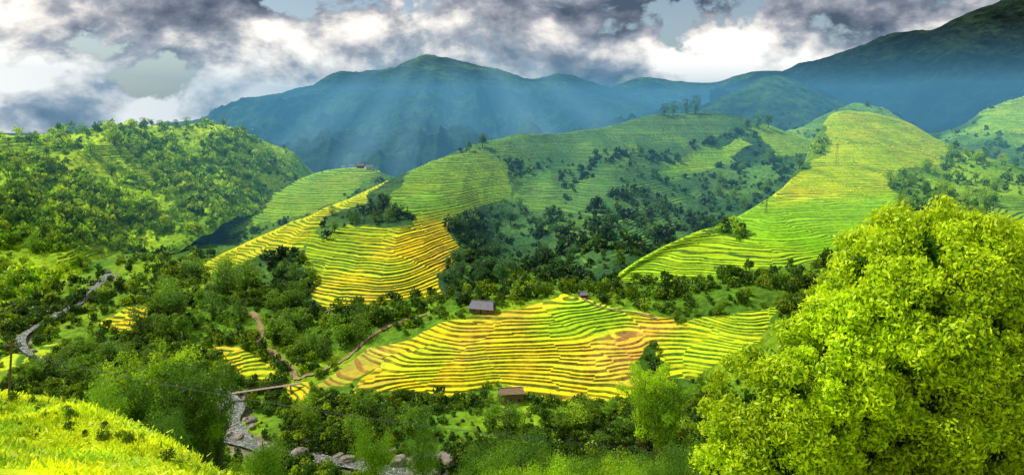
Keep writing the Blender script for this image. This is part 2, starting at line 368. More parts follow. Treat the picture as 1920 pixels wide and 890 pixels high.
make_patch('terraced_spur_right','R',[1040,1120,1200,1280,1360,1450,1500,1550,1620,1700,1760,1850,1950,2150],
 [([606,604,606,618,640,655,660,665,670,680,680,680,680,680],[358,356,350,342,332,322,318,310,305,300,298,295,290,285]),
  ([592,574,562,552,542,524,520,520,520,520,520,520,520,520],[366,375,385,388,392,402,406,410,412,415,415,412,410,405]),
  ([587,560,527,492,470,440,430,420,420,420,420,430,440,450],[372,388,412,432,452,478,492,505,510,515,515,505,495,485]),
  ([585,552,507,467,440,395,365,335,322,325,340,360,375,390],[376,395,428,460,490,540,590,640,665,665,650,620,600,580]),
  ([583,547,492,447,417,362,316,226,212,228,262,300,325,345],[380,402,440,480,520,600,680,850,880,870,840,740,700,680])],
 900,[150,130,130,170,14,12],[(50,-16),(250,-90)],lambda x,y:4.6*fbm(x*.014,y*.014,2,9)+.9*fbm(x*.035,y*.035,2,3),
 cmix((.06,.16,.012),(.13,.28,.015),(.24,.42,.015)),fine=.8)
make_patch('right_hillside','H',[1380,1480,1560,1600,1650,1750,1800,1850,1950,2200],
 [([420]*10,[760]*10),([300,290,290,290,300,330,330,320,310,300],[900,920,940,950,940,900,880,880,880,880]),
  ([262,238,212,190,205,250,238,208,168,110],[1000,1050,1150,1200,1150,1080,1080,1120,1180,1250])],
 360,[120,160,8,8],[(80,-25),(300,-100)],lambda x,y:9*ridged(x*.006,y*.006,4,5)-4,cmix((.07,.17,.02),(.16,.34,.02),(.28,.48,.02)),fine=1.5)
make_patch('wooded_knoll','Q',[1240,1300,1340,1400,1450,1500,1550,1640],
 [([300]*8,[1150]*8),([250,240,235,225,215,220,230,250],[1350]*8),([225,208,188,160,144,155,183,215],[1500,1500,1500,1550,1600,1600,1550,1500])],
 240,[60,120,8,8],[(100,-30),(400,-160)],lambda x,y:12*ridged(x*.006,y*.006,4,7)-5,cmix((.03,.08,.02),(.06,.15,.02)),mat=far_mat('knoll_forest',(.02,.07,.02),(.09,.20,.025)))
FM=far_mat('mountain_forest',(.008,.030,.022),(.06,.14,.035))
def fn(a,w,s,yc=2450): return lambda x,y:a*(1-.75*np.clip((y-yc+650)/650,0,1))*(ridged(x/w,y/w*.45,6,s)-.35)
make_patch('far_mountain_range','F1',[150,300,400,500,600,700,790,870,940,1000,1060,1130,1200,1320],
 [([400]*14,[1000]*14),([330,325,320,315,312,310,305,300,300,295,290,290,290,290],[1250]*14),
  ([285,270,262,245,228,225,210,215,225,230,220,225,235,245],[1700,1700,1700,1750,1750,1800,1800,1800,1800,1800,1800,1800,1800,1800]),
  ([262,235,212,178,147,133,108,118,138,154,143,165,189,214],[2500,2450,2400,2400,2450,2500,2600,2600,2600,2600,2650,2700,2700,2700])],
 620,[60,130,190,10,8],[(200,-60),(900,-300)],fn(120,270,3),cmix((.02,.05,.02),(.04,.1,.02)),mat=FM)
make_patch('distant_mountain','F2',[1000,1080,1130,1200,1270,1330,1400,1450,1520,1650],
 [([260]*10,[2500]*10),([205]*10,[3200]*10),([200,178,167,148,153,158,138,132,140,160],[3900]*10)],
 300,[60,120,8,8],[(200,-60),(900,-300)],fn(70,400,6,3800),cmix((.02,.05,.02),(.04,.1,.02)),mat=FM)
make_patch('right_mountain','F3',[1330,1400,1440,1480,1560,1640,1700,1760,1850,1920,2200],
 [([290]*11,[1200]*11),([240,235,230,225,215,210,205,200,190,185,160],[1600]*11),
  ([190,180,170,162,150,135,125,115,100,85,30],[2000]*11),
  ([175,152,137,127,102,78,64,47,12,-12,-80],[2500,2500,2500,2500,2450,2400,2400,2350,2300,2300,2200])],
 420,[50,90,120,8,8],[(200,-60),(900,-300)],fn(105,250,11),cmix((.02,.05,.02),(.03,.08,.02)),mat=far_mat('dark_mountain_forest',(.004,.012,.014),(.020,.045,.028)))
gv=np.array([[-9000,-500,-150],[9000,-500,-150],[9000,3900,-150],[-9000,3900,-150]])
link('ground',mesh_np('ground',gv,np.array([[0,1,2,3]]),None,False,far_mat('plain_ground',(.03,.07,.02),(.05,.1,.02))),kind='structure')
cv=np.concatenate(coarse_v); cf=np.concatenate(coarse_f); cid=np.concatenate(coarse_id)
BV=BVHTree.FromPolygons(cv.tolist(),cf.tolist())
def ray(px,py):
    b=(445-py)/F; d=Vector(((px-960)/F,ct+b*st,-st+b*ct)).normalized()
    h=BV.ray_cast(Vector((0,0,0)),d,9000)
    if h[0] is None: return None
    return h[0],KEYS[cid[h[2]]],h[1]
def gz(x,y):
    h=BV.ray_cast(Vector((x,y,900)),Vector((0,0,-1)),3000)
    return h[0].z if h[0] else -140
# ---------- river and path ribbons
def ribbon(name,P,w,mat,drape=0,kind='structure'):
    P=np.array(P); T=np.gradient(P[:,:3],axis=0); T[:,2]=0; T/=np.linalg.norm(T,axis=1)[:,None]+1e-9; Nn=np.stack([-T[:,1],T[:,0],T[:,2]*0],1)
    v=[]; offs=np.linspace(-1,1,5)
    for i in range(len(P)):
        ww=(P[i,3]+w if P.shape[1]>3 else w)*(1+.2*math.sin(i*.5)+.12*math.sin(i*.37))
        for o in offs:
            p=P[i,:3]+Nn[i]*o*ww
            if drape: p=np.array([p[0],p[1],gz(p[0],p[1])+drape])
            v.append(p)
    I=np.arange(len(P)*5).reshape(-1,5); q=np.stack([I[:-1,:-1],I[:-1,1:],I[1:,1:],I[1:,:-1]],-1).reshape(-1,4)
    return link(name,mesh_np(name,v,q,None,True,mat),kind=kind)
ribbon('river',resample(RP,10),.5,WATER)
PATHS=[]
def path(name,pts,w):
    P=[]
    for a in pts:
        h=ray(*a)
        if h: P.append(list(h[0]))
    P=resample(np.array(P),10); PATHS.append(P[:,:2]); ribbon(name,P,w,PATHM,.5)
path('dirt_path',[(470,585),(486,605),(490,625),(487,645),(515,665),(540,685),(556,712)],1.5)
path('dirt_path',[(556,712),(600,697),(650,672),(685,640),(740,607),(800,590)],1.1)
path('dirt_path',[(1090,560),(1120,574),(1180,585),(1235,600)],.7)
PP=np.concatenate(PATHS)
def near_path(x,y,r=3.2): return (np.hypot(PP[:,0]-x,PP[:,1]-y)).min()<r
KO=[ray(905,583)[0],ray(958,750)[0],ray(1093,557)[0]]
def near_hut(x,y): return any(abs(k.x-x)<9 and -16<y-k.y<7 for k in KO)
# ---------- vegetation
def cloud(n,blobs,leaf,asp=.5,rs=None,up=.25,tint=(.06,.14,.012),tint2=(.16,.28,.012),shell=.75,droop=0,outer=1.12,tip=0):
    rs=rs or rng; B=np.array(blobs,float)
    wgt=B[:,3]**2; i=rs.choice(len(B),n,p=wgt/wgt.sum())
    d=rs.normal(size=(n,3)); d[:,2]+=up; d/=np.linalg.norm(d,axis=1)[:,None]
    rr=shell+(outer-shell)*rs.random(n)
    p=B[i,:3]+d*(B[i,3]*rr)[:,None]*np.array([1,1,.85])
    nn=d+.65*rs.normal(size=(n,3)); nn/=np.linalg.norm(nn,axis=1)[:,None]
    t=np.cross(nn,rs.normal(size=(n,3))); t[:,2]-=droop; t/=np.linalg.norm(t,axis=1)[:,None]
    b=np.cross(nn,t); b/=np.linalg.norm(b,axis=1)[:,None]
    L=(leaf*(.6+.8*rs.random(n)))[:,None]
    v=np.stack([p-t*L,p+b*L*asp,p+t*L,p-b*L*asp],1).reshape(-1,3)
    k=rs.random(n)**1.5; bt=rs.random(len(B))[i]; k=.55*k+.45*bt
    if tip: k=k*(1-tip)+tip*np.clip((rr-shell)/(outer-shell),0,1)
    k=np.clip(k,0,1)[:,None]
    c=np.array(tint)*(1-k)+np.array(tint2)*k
    return v,np.repeat(c,4,0)
def quads(v): return np.arange(len(v)).reshape(-1,4)
def bl(k,cx,cy,cz,rx,ry,rz,r0,r1,rs):
    o=[]
    for _ in range(k):
        d=rs.normal(size=3); d/=np.linalg.norm(d); q=rs.random()**.5
        o.append((cx+d[0]*rx*q,cy+d[1]*ry*q,cz+d[2]*rz*q,r0+(r1-r0)*rs.random()))
    return o
def tube(P,R,s=6):
    P=np.array(P,float); v=[];q=[]
    for i,p in enumerate(P):
        t=P[min(i+1,len(P)-1)]-P[max(i-1,0)]; t/=np.linalg.norm(t)+1e-9
        a=np.cross(t,[1,0,0] if abs(t[0])<.8 else [0,1,0]); a/=np.linalg.norm(a); c=np.cross(t,a)
        for k in range(s):
            an=2*math.pi*k/s; v.append(p+R[i]*(a*math.cos(an)+c*math.sin(an)))
    for i in range(len(P)-1):
        for k in range(s): q.append([i*s+k,i*s+(k+1)%s,(i+1)*s+(k+1)%s,(i+1)*s+k])
    return np.array(v),np.array(q)
def join(parts):
    V=[];Q=[];o=0
    for v,q in parts: V.append(v);Q.append(np.array(q)+o);o+=len(v)
    return np.concatenate(V),np.concatenate(Q)
TREES={}
def tree_proto(key,n,tint,tint2,seed,kind='broad'):
    rs=np.random.default_rng(seed)
    if kind=='broad':
        B=bl(18,0,0,.58,.27,.27,.30,.12,.2,rs); v,c=cloud(n,B,.035*(900/n)**.4,.6,rs,.3,tint,tint2)
        tr=[tube([(0,0,-.06),(.01,0,.2),(0,.01,.4),(.01,0,.7)],[.035,.026,.02,.008])]
        for _ in range(5):
            b=B[_]; tr.append(tube([(0,0,.25+.05*_),(b[0]*.5,b[1]*.5,(b[2]+.35)/2),b[:3]],[.014,.01,.004],5))
    elif kind=='mound':
        B=bl(40,0,0,.48,.36,.36,.40,.07,.19,rs); v,c=cloud(n,B,.030*(900/n)**.42,.5,rs,.3,tint,tint2,.5,.3,1.2)
        tr=[tube([(0,0,-.06),(.01,0,.2),(0,.01,.4),(.01,0,.75)],[.03,.024,.018,.006])]
        for _ in range(8):
            b=B[_]; tr.append(tube([(0,0,.1+.05*_),(b[0]*.5,b[1]*.5,(b[2]+.2)/2),b[:3]],[.012,.009,.004],5))
    elif kind=='tall':
        B=bl(18,0,0,.55,.16,.16,.40,.08,.14,rs); v,c=cloud(n,B,.028*(900/n)**.4,.6,rs,.3,tint,tint2)
        tr=[tube([(0,0,-.06),(.01,0,.3),(0,.01,.6),(.01,0,.9)],[.025,.02,.014,.005])]
        for _ in range(4):
            b=B[_]; tr.append(tube([(0,0,.3+.1*_),(b[0]*.6,b[1]*.6,b[2]*.95),b[:3]],[.01,.007,.003],5))
    else:
        B=[];tr=[]
        for k in range(26):
            a=rs.random()*6.28; r=.05+.28*rs.random(); h=.6+.4*rs.random()
            P=[(.04*math.cos(a),.04*math.sin(a),-.06),(.4*r*math.cos(a),.4*r*math.sin(a),.55*h),(.8*r*math.cos(a),.8*r*math.sin(a),.88*h),(1.25*r*math.cos(a),1.25*r*math.sin(a),.97*h)]
            tr.append(tube(P,[.006,.005,.003,.0015],4))
            for f in np.linspace(.2,1,10):
                q=hermite([0,1,2,3],np.array(P),[f*3])[0]; B.append((q[0]+rs.normal()*.02,q[1]+rs.normal()*.02,q[2],.03+.045*rs.random()))
        v,c=cloud(int(n*1.5),B,.030*(900/n)**.4,.38,rs,0,tint,tint2,.3,.6)
    tv,tq=join(tr)
    TREES[key]=(mesh_np(key+'_crown',v,quads(v),dict(tint=c),False,LM),mesh_np(key+'_trunk',tv,tq,None,True,BARK))
cols={'dark':((.045,.11,.014),(.14,.28,.018)),'mid':((.08,.19,.012),(.26,.44,.014)),'light':((.15,.31,.012),(.50,.66,.016)),'blue':((.04,.12,.045),(.11,.25,.05))}  # blue set is darker and cooler, painting cloud shade into the leaves
for cn,(a,b_) in cols.items():
    for i in range(2): tree_proto(f'broad_{cn}{i}',900,a,b_,i+1)
    tree_proto(f'tall_{cn}0',900,a,b_,5,'tall'); tree_proto(f'bamboo_{cn}0',1600,a,b_,8,'bamboo'); tree_proto(f'mound_{cn}0',1300,a,b_,12,'mound')
for cn in ('dark','mid','light'):
    a,b_=cols[cn]; tree_proto(f'mound_{cn}9',14000,a,b_,31,'mound'); tree_proto(f'mound_{cn}8',12000,a,b_,37,'mound'); tree_proto(f'bamboo_{cn}9',9000,a,b_,33,'bamboo'); tree_proto(f'bamboo_{cn}8',9000,a,b_,39,'bamboo')
def tree(x,y,z,h,key,label,group=None,name='tree',cat='tree',wide=1.0):
    r=bpy.data.objects.new(name,None); C.objects.link(r); r.location=(x,y,z); r.scale=(h*wide,h*wide,h); r.rotation_euler=(0,0,random.random()*6.28)
    r.empty_display_size=.1
    r['label']=label; r['category']=cat
    if group: r['group']=group
    cr,tk=TREES[key]; link('crown' if name!='bamboo_clump' else 'foliage',cr,r); link('trunk' if name!='bamboo_clump' else 'culms',tk,r)
    return r
def put(px,py,h,key,label,group=None,name='tree',wide=1.0,cat='tree'):
    k=ray(px,py)
    if not k: return None
    p=k[0]; return tree(p.x,p.y,p.z-.1,h,key,label,group,name,cat,wide)
def top(px,py,D,key,label,group=None,name='tree',wide=1.0,cat='tree'):
    p=W(px,py,D); g=gz(p[0],p[1]); return tree(p[0],p[1],g,max(p[2]-g,2),key,label,group,name,cat,wide)
def infield(px,py,key,pad=0):
    a=np.array([px,px-pad,px+pad,px,px]);b_=np.array([py,py,py,py-pad,py+pad]); r=np.zeros(5,bool)
    for f in fields.get(key,[]):
        if f[1] is LF or f[2] is LR or f[2] is MR: continue
        m=inpoly(a,b_,f[0]); r[m]=f[1] is not None
    return r[0] if any(f[1] is None and inpoly(a[:1],b_[:1],f[0])[0] for f in fields.get(key,[])) else r.any()
def grove(poly,n,h0,h1,keys,label,group,name='tree',wide=(1.05,1.4)):
    n=int(n*.62)
    P=np.array(poly); x0,y0=P.min(0);x1,y1=P.max(0); c=0;t=0
    while c<n and t<n*30:
        t+=1; px=x0+(x1-x0)*random.random(); py=y0+(y1-y0)*random.random()
        if not inpoly(np.array([px]),np.array([py]),poly)[0]: continue
        k=ray(px,py)
        if not k or infield(px,py,k[1],4): continue
        p=k[0]
        d,_z=river_dist(np.array([p.x]),np.array([p.y]))
        if d[0]<3 or near_path(p.x,p.y) or near_hut(p.x,p.y): continue
        tree(p.x,p.y,p.z-.2,(h0+(h1-h0)*random.random())*1.2,random.choice(keys),label,group,name,'bamboo' if name=='bamboo_clump' else 'tree',wide[0]+(wide[1]-wide[0])*random.random()); c+=1
grove([(290,560),(330,520),(470,490),(480,560),(460,610),(330,640),(250,630)],36,11,17,['tall_mid0','bamboo_mid0','mound_mid0','mound_dark0','bamboo_dark0'],'tall dark tree in the grove between the river and the yellow strip of terraces','dark grove above the river')
grove([(500,560),(580,580),(720,590),(690,630),(600,680),(570,690),(510,640)],26,8,12,['mound_dark0','broad_mid1','mound_mid0'],'dark green tree in the grove beside the winding dirt path','grove beside the dirt path')
grove([(60,672),(150,665),(300,690),(330,735),(200,745),(60,715)],40,8,12,['mound_mid0','mound_dark0','bamboo_mid0'],'leafy tree hiding the lower bend of the river at left','trees along the lower river bend')
grove([(850,400),(980,390),(960,560),(830,570),(830,480)],34,8,13,['broad_blue0','tall_blue0','bamboo_blue0','mound_blue0'],'tree in blue green shade tint in the gully behind the grey roofed hut','trees in the shaded gully')
grove([(1000,430),(1250,420),(1180,500),(1090,545),(1000,540)],20,7,12,['broad_blue0','mound_blue0','tall_blue0'],'tree in dark shade tint on the slope left of the right hand terraces','trees on the shaded slope')
grove([(600,440),(612,402),(700,383),(775,402),(765,422),(700,425),(620,440)],12,6,9,['tall_dark0','mound_dark0'],'small dark tree in the clump between the middle terraces','trees between the middle terraces')
grove([(440,510),(500,480),(560,475),(590,535),(575,590),(500,570)],18,7,11,['tall_mid0','mound_dark0','mound_mid0'],'tree in the thicket at the lower left foot of the middle terraces','thicket at the foot of the middle terraces')
grove([(1330,330),(1480,270),(1560,270),(1560,310),(1500,335),(1400,390),(1340,400)],28,8,13,['mound_mid0','broad_mid1','tall_mid0'],'green tree along the left edge of the upper right terraces','trees edging the upper right terraces')
grove([(1640,330),(1780,290),(1920,260),(1920,430),(1640,400)],44,9,14,['broad_light0','mound_light0','tall_mid0','mound_mid0'],'bright green tree on the slope above the big foreground tree','trees on the right slope')
grove([(0,260),(520,240),(530,330),(400,400),(200,500),(0,560)],50,7,12,['mound_mid0','broad_light1','broad_mid0','tall_mid0','bamboo_light0'],'small green tree scattered on the sunny left hillside','trees on the left hillside')
grove([(500,775),(1300,765),(1280,860),(900,850),(640,820)],46,6,10,['mound_mid0','mound_dark0','mound_light0','bamboo_mid0'],'bushy green tree on the river bank below the yellow fields','trees on the river bank')
grove([(1240,600),(1460,570),(1450,595),(1260,615)],9,4,6,['mound_mid0','broad_mid1'],'round green tree in the hedge below the right terraces','trees below the right terraces')
# singled-out trees
put(942,540,20,'broad_blue1','tall tree in blue-green shade tint standing alone above the grey roofed hut',wide=.8)
put(1163,500,15,'tall_dark0','dark narrow tree standing out on the shaded slope at mid right',wide=1.2)
put(725,392,17,'tall_dark0','tall slim dark tree rising above the middle terraces')
put(1245,217,17,'mound_dark0','left dark round tree on the crest of the middle ridge',wide=1.2)
put(1262,217,20,'mound_dark0','dark tree just right of the leftmost crest tree on the middle ridge',wide=.85)
put(1287,214,21,'mound_dark0','dark spreading tree at the highest point of the middle ridge',wide=.9)
put(1304,214,26,'mound_dark0','largest dark tree on the crest of the middle ridge',wide=.85)
put(905,278,19,'tall_dark0','tall bamboo like tree on the left part of the middle ridge crest',wide=1.4)
put(880,284,14,'tall_dark0','shorter slim tree left of the tall one on the middle ridge crest',wide=1.2)
for i,(px,h) in enumerate([(1400,16),(1420,19),(1440,22),(1462,18),(1480,15),(1505,12)]): put(px,242-i,h,'mound_dark0' if i%2 else 'tall_dark0','dark tree in the row behind the middle ridge under the wooded knoll','dark trees under the wooded knoll',wide=1.3)
for px in (155,160,252,272,285,300,315,330,350,370,110,420): put(px,250 if px<200 else 240,7+7*random.random(),random.choice(['mound_mid0','tall_mid0','mound_dark0']),'small tree on the crest of the left hillside against the clouds','trees on the left crest',wide=1.2)
B='bamboo_clump'
for i,(px,py,D,k,w,lb) in enumerate([(235,702,128,'bamboo_mid8',.85,'leftmost big bamboo clump at the lower left beside the grass slope'),(272,650,132,'bamboo_light9',.85,'tallest arching bamboo clump at the lower left'),
  (318,680,124,'bamboo_dark9',.9,'dark bamboo clump in the middle of the lower left stand'),(357,685,130,'bamboo_mid8',.85,'bamboo clump left of the river at the lower left'),(388,690,140,'bamboo_dark8',.65,'bamboo clump overhanging the river at the right of the lower left stand')]):
    top(px,py,D,k,lb,'bamboo at the lower left',B,w,'bamboo')
top(1212,668,236,'bamboo_light9','light green bamboo clump rising in front of the yellow fields at lower right',None,B,.8,'bamboo')
top(1245,712,228,'bamboo_mid9','shorter bamboo clump right of the light green bamboo',None,B,.9,'bamboo')
top(175,712,115,'mound_mid9','leafy tree behind the grass slope left of the bamboo stand',wide=.8)
top(125,728,100,'mound_dark8','low dark tree at the edge of the grass slope near the utility pole',wide=.6)
top(300,760,105,'mound_dark9','round dark bush at the foot of the lower left bamboo',wide=.7)
top(355,838,62,'mound_dark9','dark bush at the bottom edge left of the river',wide=.7)
top(490,785,150,'mound_mid8','dark tree right of the rushing stream at the bottom',wide=.7)
top(440,862,80,'mound_mid9','green tree at the bottom edge in front of the river rocks',wide=.45)
for px,py,D,k,lb in [(700,775,190,'mound_mid9','rounded green tree above the river boulders'),(790,790,200,'mound_dark9','dark green tree above the right boulders'),
  (975,812,95,'mound_light8','bright feathery tree at the bottom centre'),(1030,850,85,'mound_light9','low bright shrub right of the feathery bottom tree'),(915,838,100,'mound_mid8','green tree left of the bright feathery bottom tree'),
  (1100,838,80,'mound_light8','leafy tree at bottom right of centre'),(1160,825,75,'mound_light9','sunlit tree beside the big foreground tree at the bottom'),(1230,800,90,'mound_mid8','green tree touching the left edge of the big foreground tree'),(1290,830,70,'mound_dark9','dark tree tucked under the big foreground tree')]:
    top(px,py,D,k,lb,wide=.6)
for i in range(16):
    px=880+430*random.random(); top(px,800+40*random.random(),110+60*random.random(),random.choice(['mound_mid9','mound_mid8','mound_dark9','mound_light9']),'bushy tree crowding the bottom of the valley left of the big foreground tree','bushy trees at the bottom of the valley',wide=.75)
# scattered undergrowth (stuff)
VAR={}
for lod,n in ((0,55),(1,180),(2,420)):
    VAR[lod]=[]
    for i in range(8):
        rs=np.random.default_rng(50+i+lod*10); e=.3+.5*rs.random(); B_=bl(10,0,0,.35+.25*rs.random(),e,.3+.5*rs.random(),.25+.25*rs.random(),.15,.40,rs)
        VAR[lod].append(cloud(n,B_,.19*(50/n)**.42,.7,rs,.35,(.4,)*3,(1,)*3,.6,0,1.2))
tints={'L':[(.15,.32,.012),(.30,.50,.014),(.50,.68,.014)],'V':[(.07,.17,.014),(.16,.31,.014),(.34,.50,.014)],'M':[(.03,.09,.03),(.075,.18,.038),(.14,.30,.034)],  # middle spur tints kept dark and bluish as painted cloud shade
 'B':[(.06,.15,.02),(.15,.31,.02)],'R':[(.08,.19,.014),(.18,.36,.016),(.36,.54,.016)],'H':[(.11,.24,.02),(.26,.46,.02)],'G':[(.18,.32,.012),(.46,.60,.014)],'Q':[(.04,.11,.02),(.10,.22,.02)]}
acc={k:[] for k in tints}
def scatter(x0,x1,y0,y1,n,h0,h1,near=False):
    for _ in range(n):
        px=x0+(x1-x0)*random.random(); py=y0+(y1-y0)*random.random()
        k=ray(px,py)
        if not k: continue
        p,key,_n=k
        if key not in tints or infield(px,py,key,3): continue
        if (key=='G')!=near: continue
        if near and (p.y<44 or px>900): continue
        big=vn(np.array([p.x*.03]),np.array([p.y*.03]),4)[0]
        if not near and big<(.42 if key=='L' else (.42 if key=='M' else .3)) and random.random()<.78: continue
        d,_z=river_dist(np.array([p.x]),np.array([p.y]))
        if d[0]<.8 or near_path(p.x,p.y,2.8) or near_hut(p.x,p.y): continue
        h=(h0+(h1-h0)*random.random()**2*(.5+big))*(1 if p.y>300 else .8)
        acc[key].append((p.x,p.y,p.z,h))
scatter(-80,2000,200,620,8500,2.0,9.5)
scatter(-80,2000,560,900,3800,2,7)
scatter(500,1350,740,900,2400,2.5,7)
scatter(0,560,560,740,1300,2.5,6.5)
scatter(840,1330,290,560,800,2.5,8)
scatter(430,800,370,600,500,2.0,6)
scatter(-50,560,220,620,1800,2.0,9)
scatter(-50,480,735,870,150,.4,1.8,True)
NM={'L':'left_hillside_shrubs','V':'valley_shrubs','M':'middle_spur_shrubs','B':'rear_spur_shrubs','R':'right_spur_shrubs','H':'right_hillside_shrubs','G':'near_slope_shrubs','Q':'knoll_shrubs'}
DS={'L':'mass of sunlit green shrubs covering the left hillside','V':'thick green undergrowth along the valley floor and river banks','M':'scrub filling the gullies of the middle spur, tinted dark blue green for cloud shade','B':'scrub around the terraces of the rear spur','R':'green scrub between the terraces of the right spur','H':'bright shrubs covering the hillside at far right','G':'low weeds and bushes on the grassy slope at bottom left','Q':'woodland cover of the small knoll in the distance'}
for key,L in acc.items():
    if not L: continue
    VV=[];CC=[]
    for x,y,z,h in L:
        lod=2 if y<200 else (1 if y<420 else 0)
        v,c=random.choice(VAR[lod]); a=random.random()*6.28; ca,sa=math.cos(a)*h*.8,math.sin(a)*h*.8
        w=np.stack([v[:,0]*ca-v[:,1]*sa+x,v[:,0]*sa+v[:,1]*ca+y,v[:,2]*h+z-.15*h],1); VV.append(w)
        T=tints[key]; t=T[min(int(random.random()**1.3*len(T)),len(T)-1)]; CC.append(c*np.array(t)*(.8+.5*random.random()))
    V_=np.concatenate(VV).astype(np.float32); Cc=np.concatenate(CC)
    link(NM[key],mesh_np(NM[key],V_,quads(V_),dict(tint=Cc),False,LM),None,DS[key],'shrubs',kind='stuff')
# near grass
n=78000
px=rng.uniform(-150,620,n); D=30+48*rng.random(n)
base=[]
for i in range(0,n,6):
    x=XY(px[i],D[i],-28); z=gz(float(x),float(D[i])); base.append((float(x),D[i],z))
base=np.array(base); m=len(base)
gv_=[];gc=[]
for k in range(7):
    p=base+np.stack([rng.normal(size=m)*.45,rng.normal(size=m)*.45,np.zeros(m)-.1],1)
    a=rng.random(m)*6.28; hgt=(.15+.4*rng.random(m))*(.4+1.0*vn(base[:,0]*.35,base[:,1]*.35)**1.5); w=.04+.09*rng.random(m)
    dx=np.cos(a)*w;dy=np.sin(a)*w; lx=rng.normal(size=m)*.2; ly=rng.normal(size=m)*.2; Z=np.zeros(m)
    v=np.stack([p-np.stack([dx,dy,Z],1),p+np.stack([dx,dy,Z],1),p+np.stack([dx*.3+lx,dy*.3+ly,hgt],1),p+np.stack([-dx*.3+lx,-dy*.3+ly,hgt],1)],1).reshape(-1,3)
    kk=np.clip(vn(base[:,0]*.22,base[:,1]*.22,3)*1.3-.1+.3*rng.normal(size=m),0,1)[:,None]; c=np.array((.18,.36,.01))*(1-kk)+np.array((.70,.74,.015))*kk
    gv_.append(v);gc.append(np.repeat(c,4,0))
gv_=np.concatenate(gv_); link('grass',mesh_np('grass',gv_,quads(gv_),dict(tint=np.concatenate(gc)),False,LM),None,'bright yellow green grass and crop on the near slope at bottom left','grass',kind='stuff')
# ---------- big foreground tree
r=bpy.data.objects.new('broadleaf_tree',None); C.objects.link(r); r['label']='huge bright yellow green leafy tree filling the right foreground'; r['category']='tree'
c1=W(1720,655,25);c2=W(1462,815,23.8);c3=W(1850,660,24.5); g0=W(1690,915,25.5); gzz=gz(g0[0],g0[1]); r.location=(g0[0],g0[1],gzz)
rs=np.random.default_rng(99); BB=[]
def shellb(c,R,k,r0,r1,q0=.82):
    for _ in range(k):
        d=rs.normal(size=3); d/=np.linalg.norm(d)
        if d[1]>.3 and rs.random()<.7: d[1]*=-1
        q=q0+(1-q0)*rs.random(); BB.append((c[0]+d[0]*R[0]*q-g0[0],c[1]+d[1]*R[1]*q-g0[1],c[2]+d[2]*R[2]*q-gzz,r0+(r1-r0)*rs.random()**1.4))
shellb(c1,(4.1,3.6,5.9),380,.28,.75); shellb(c2,(3.1,2.5,3.9),170,.28,.65); shellb(c3,(3.6,3.3,5.7),240,.28,.75)
shellb(W(1580,745,24.5),(2.7,2.4,4.9),170,.28,.7)
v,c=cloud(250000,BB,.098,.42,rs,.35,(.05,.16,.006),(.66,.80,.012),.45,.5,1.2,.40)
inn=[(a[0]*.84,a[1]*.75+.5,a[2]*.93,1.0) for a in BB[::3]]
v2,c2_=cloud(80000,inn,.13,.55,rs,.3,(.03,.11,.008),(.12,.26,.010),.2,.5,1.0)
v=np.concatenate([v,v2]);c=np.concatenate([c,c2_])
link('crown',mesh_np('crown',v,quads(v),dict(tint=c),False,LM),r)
tr=[tube([(0,0,-.5),(.1,0,2),(0,.1,4.5),(.2,0,8),(.1,0,10)],[.34,.28,.22,.14,.05],10)]
for b_ in BB[::30]: tr.append(tube([(0,0,1.5+abs(b_[2])*.3),(b_[0]*.45,b_[1]*.4+.3,b_[2]*.6+.5),(b_[0]*.85,b_[1]*.8,b_[2]*.92)],[.10,.06,.02],6))
tv,tq=join(tr); link('trunk',mesh_np('trunk',tv,tq,None,True,BARK),r)
# ---------- built things
def boxm(x0,x1,y0,y1,z0,z1):
    v=[(x,y,z) for z in (z0,z1) for x,y in ((x0,y0),(x1,y0),(x1,y1),(x0,y1))]
    return np.array(v,float),np.array([[0,3,2,1],[4,5,6,7],[0,1,5,4],[1,2,6,5],[2,3,7,6],[3,0,4,7]])
def emp(name,loc,rz,label,cat,group=None):
    o=bpy.data.objects.new(name,None); C.objects.link(o); o.location=loc; o.rotation_euler=(0,0,rz); o['label']=label;o['category']=cat
    if group:o['group']=group
    return o
def part(name,parts,mat,par):
    v,q=join(parts); return link(name,mesh_np(name,v,q,None,False,mat),par)
def house(px,py,L,Wd,H,R,rz,wm,rm,label,group=None,name='house',cat='house'):
    k=ray(px,py); p=k[0]; o=emp(name,(p.x,p.y,p.z-.3),rz,label,cat,group)
    part('wall',[boxm(-L/2,L/2,-Wd/2,Wd/2,-1.5,H)],wm,o)
    e=.7
    v=np.array([(-L/2-e,-Wd/2-e,H-.25),(L/2+e,-Wd/2-e,H-.25),(L/2+e-1.2,0,H+R),(-L/2-e+1.2,0,H+R),(-L/2-e,Wd/2+e,H-.25),(L/2+e,Wd/2+e,H-.25)])
    v=np.concatenate([v,v+np.array([0,0,.22])])
    q=[[6,7,8,9],[9,8,11,10],[0,3,2,1],[3,4,5,2],[0,1,7,6],[4,10,11,5],[1,2,8,7],[2,5,11,8],[0,6,9,3],[3,9,10,4]]
    rf=part('roof',[(v,q)],rm,o)
    part('ridge_cap',[boxm(-L/2+.5,L/2-.5,-.25,.25,H+R+.12,H+R+.34)],rm,rf)
    part('door',[boxm(-.5,.5,-Wd/2-.06,-Wd/2+.02,0,min(2,H-.4))],DARK,o)
    for s in (-1,1): part('window',[boxm(s*L*.3-.5,s*L*.3+.5,-Wd/2-.06,-Wd/2+.02,.9,min(1.9,H-.4))],DARK,o)
    return o
house(905,583,13,7,2.6,3.4,-.25,WOOD,THATCH,'long wooden hut with a grey pitched roof at the top of the yellow fields',name='hut',cat='hut')
house(1093,557,4.5,3.5,2.2,1.4,.3,WOOD,THATCH,'tiny wooden field hut at the lower tip of the right terraces',name='hut',cat='hut')
house(958,750,11,5,4.6,1.7,.12,WOOD,BROWNR,'brown hut with a low brown roof below the yellow fields',name='hut',cat='hut')
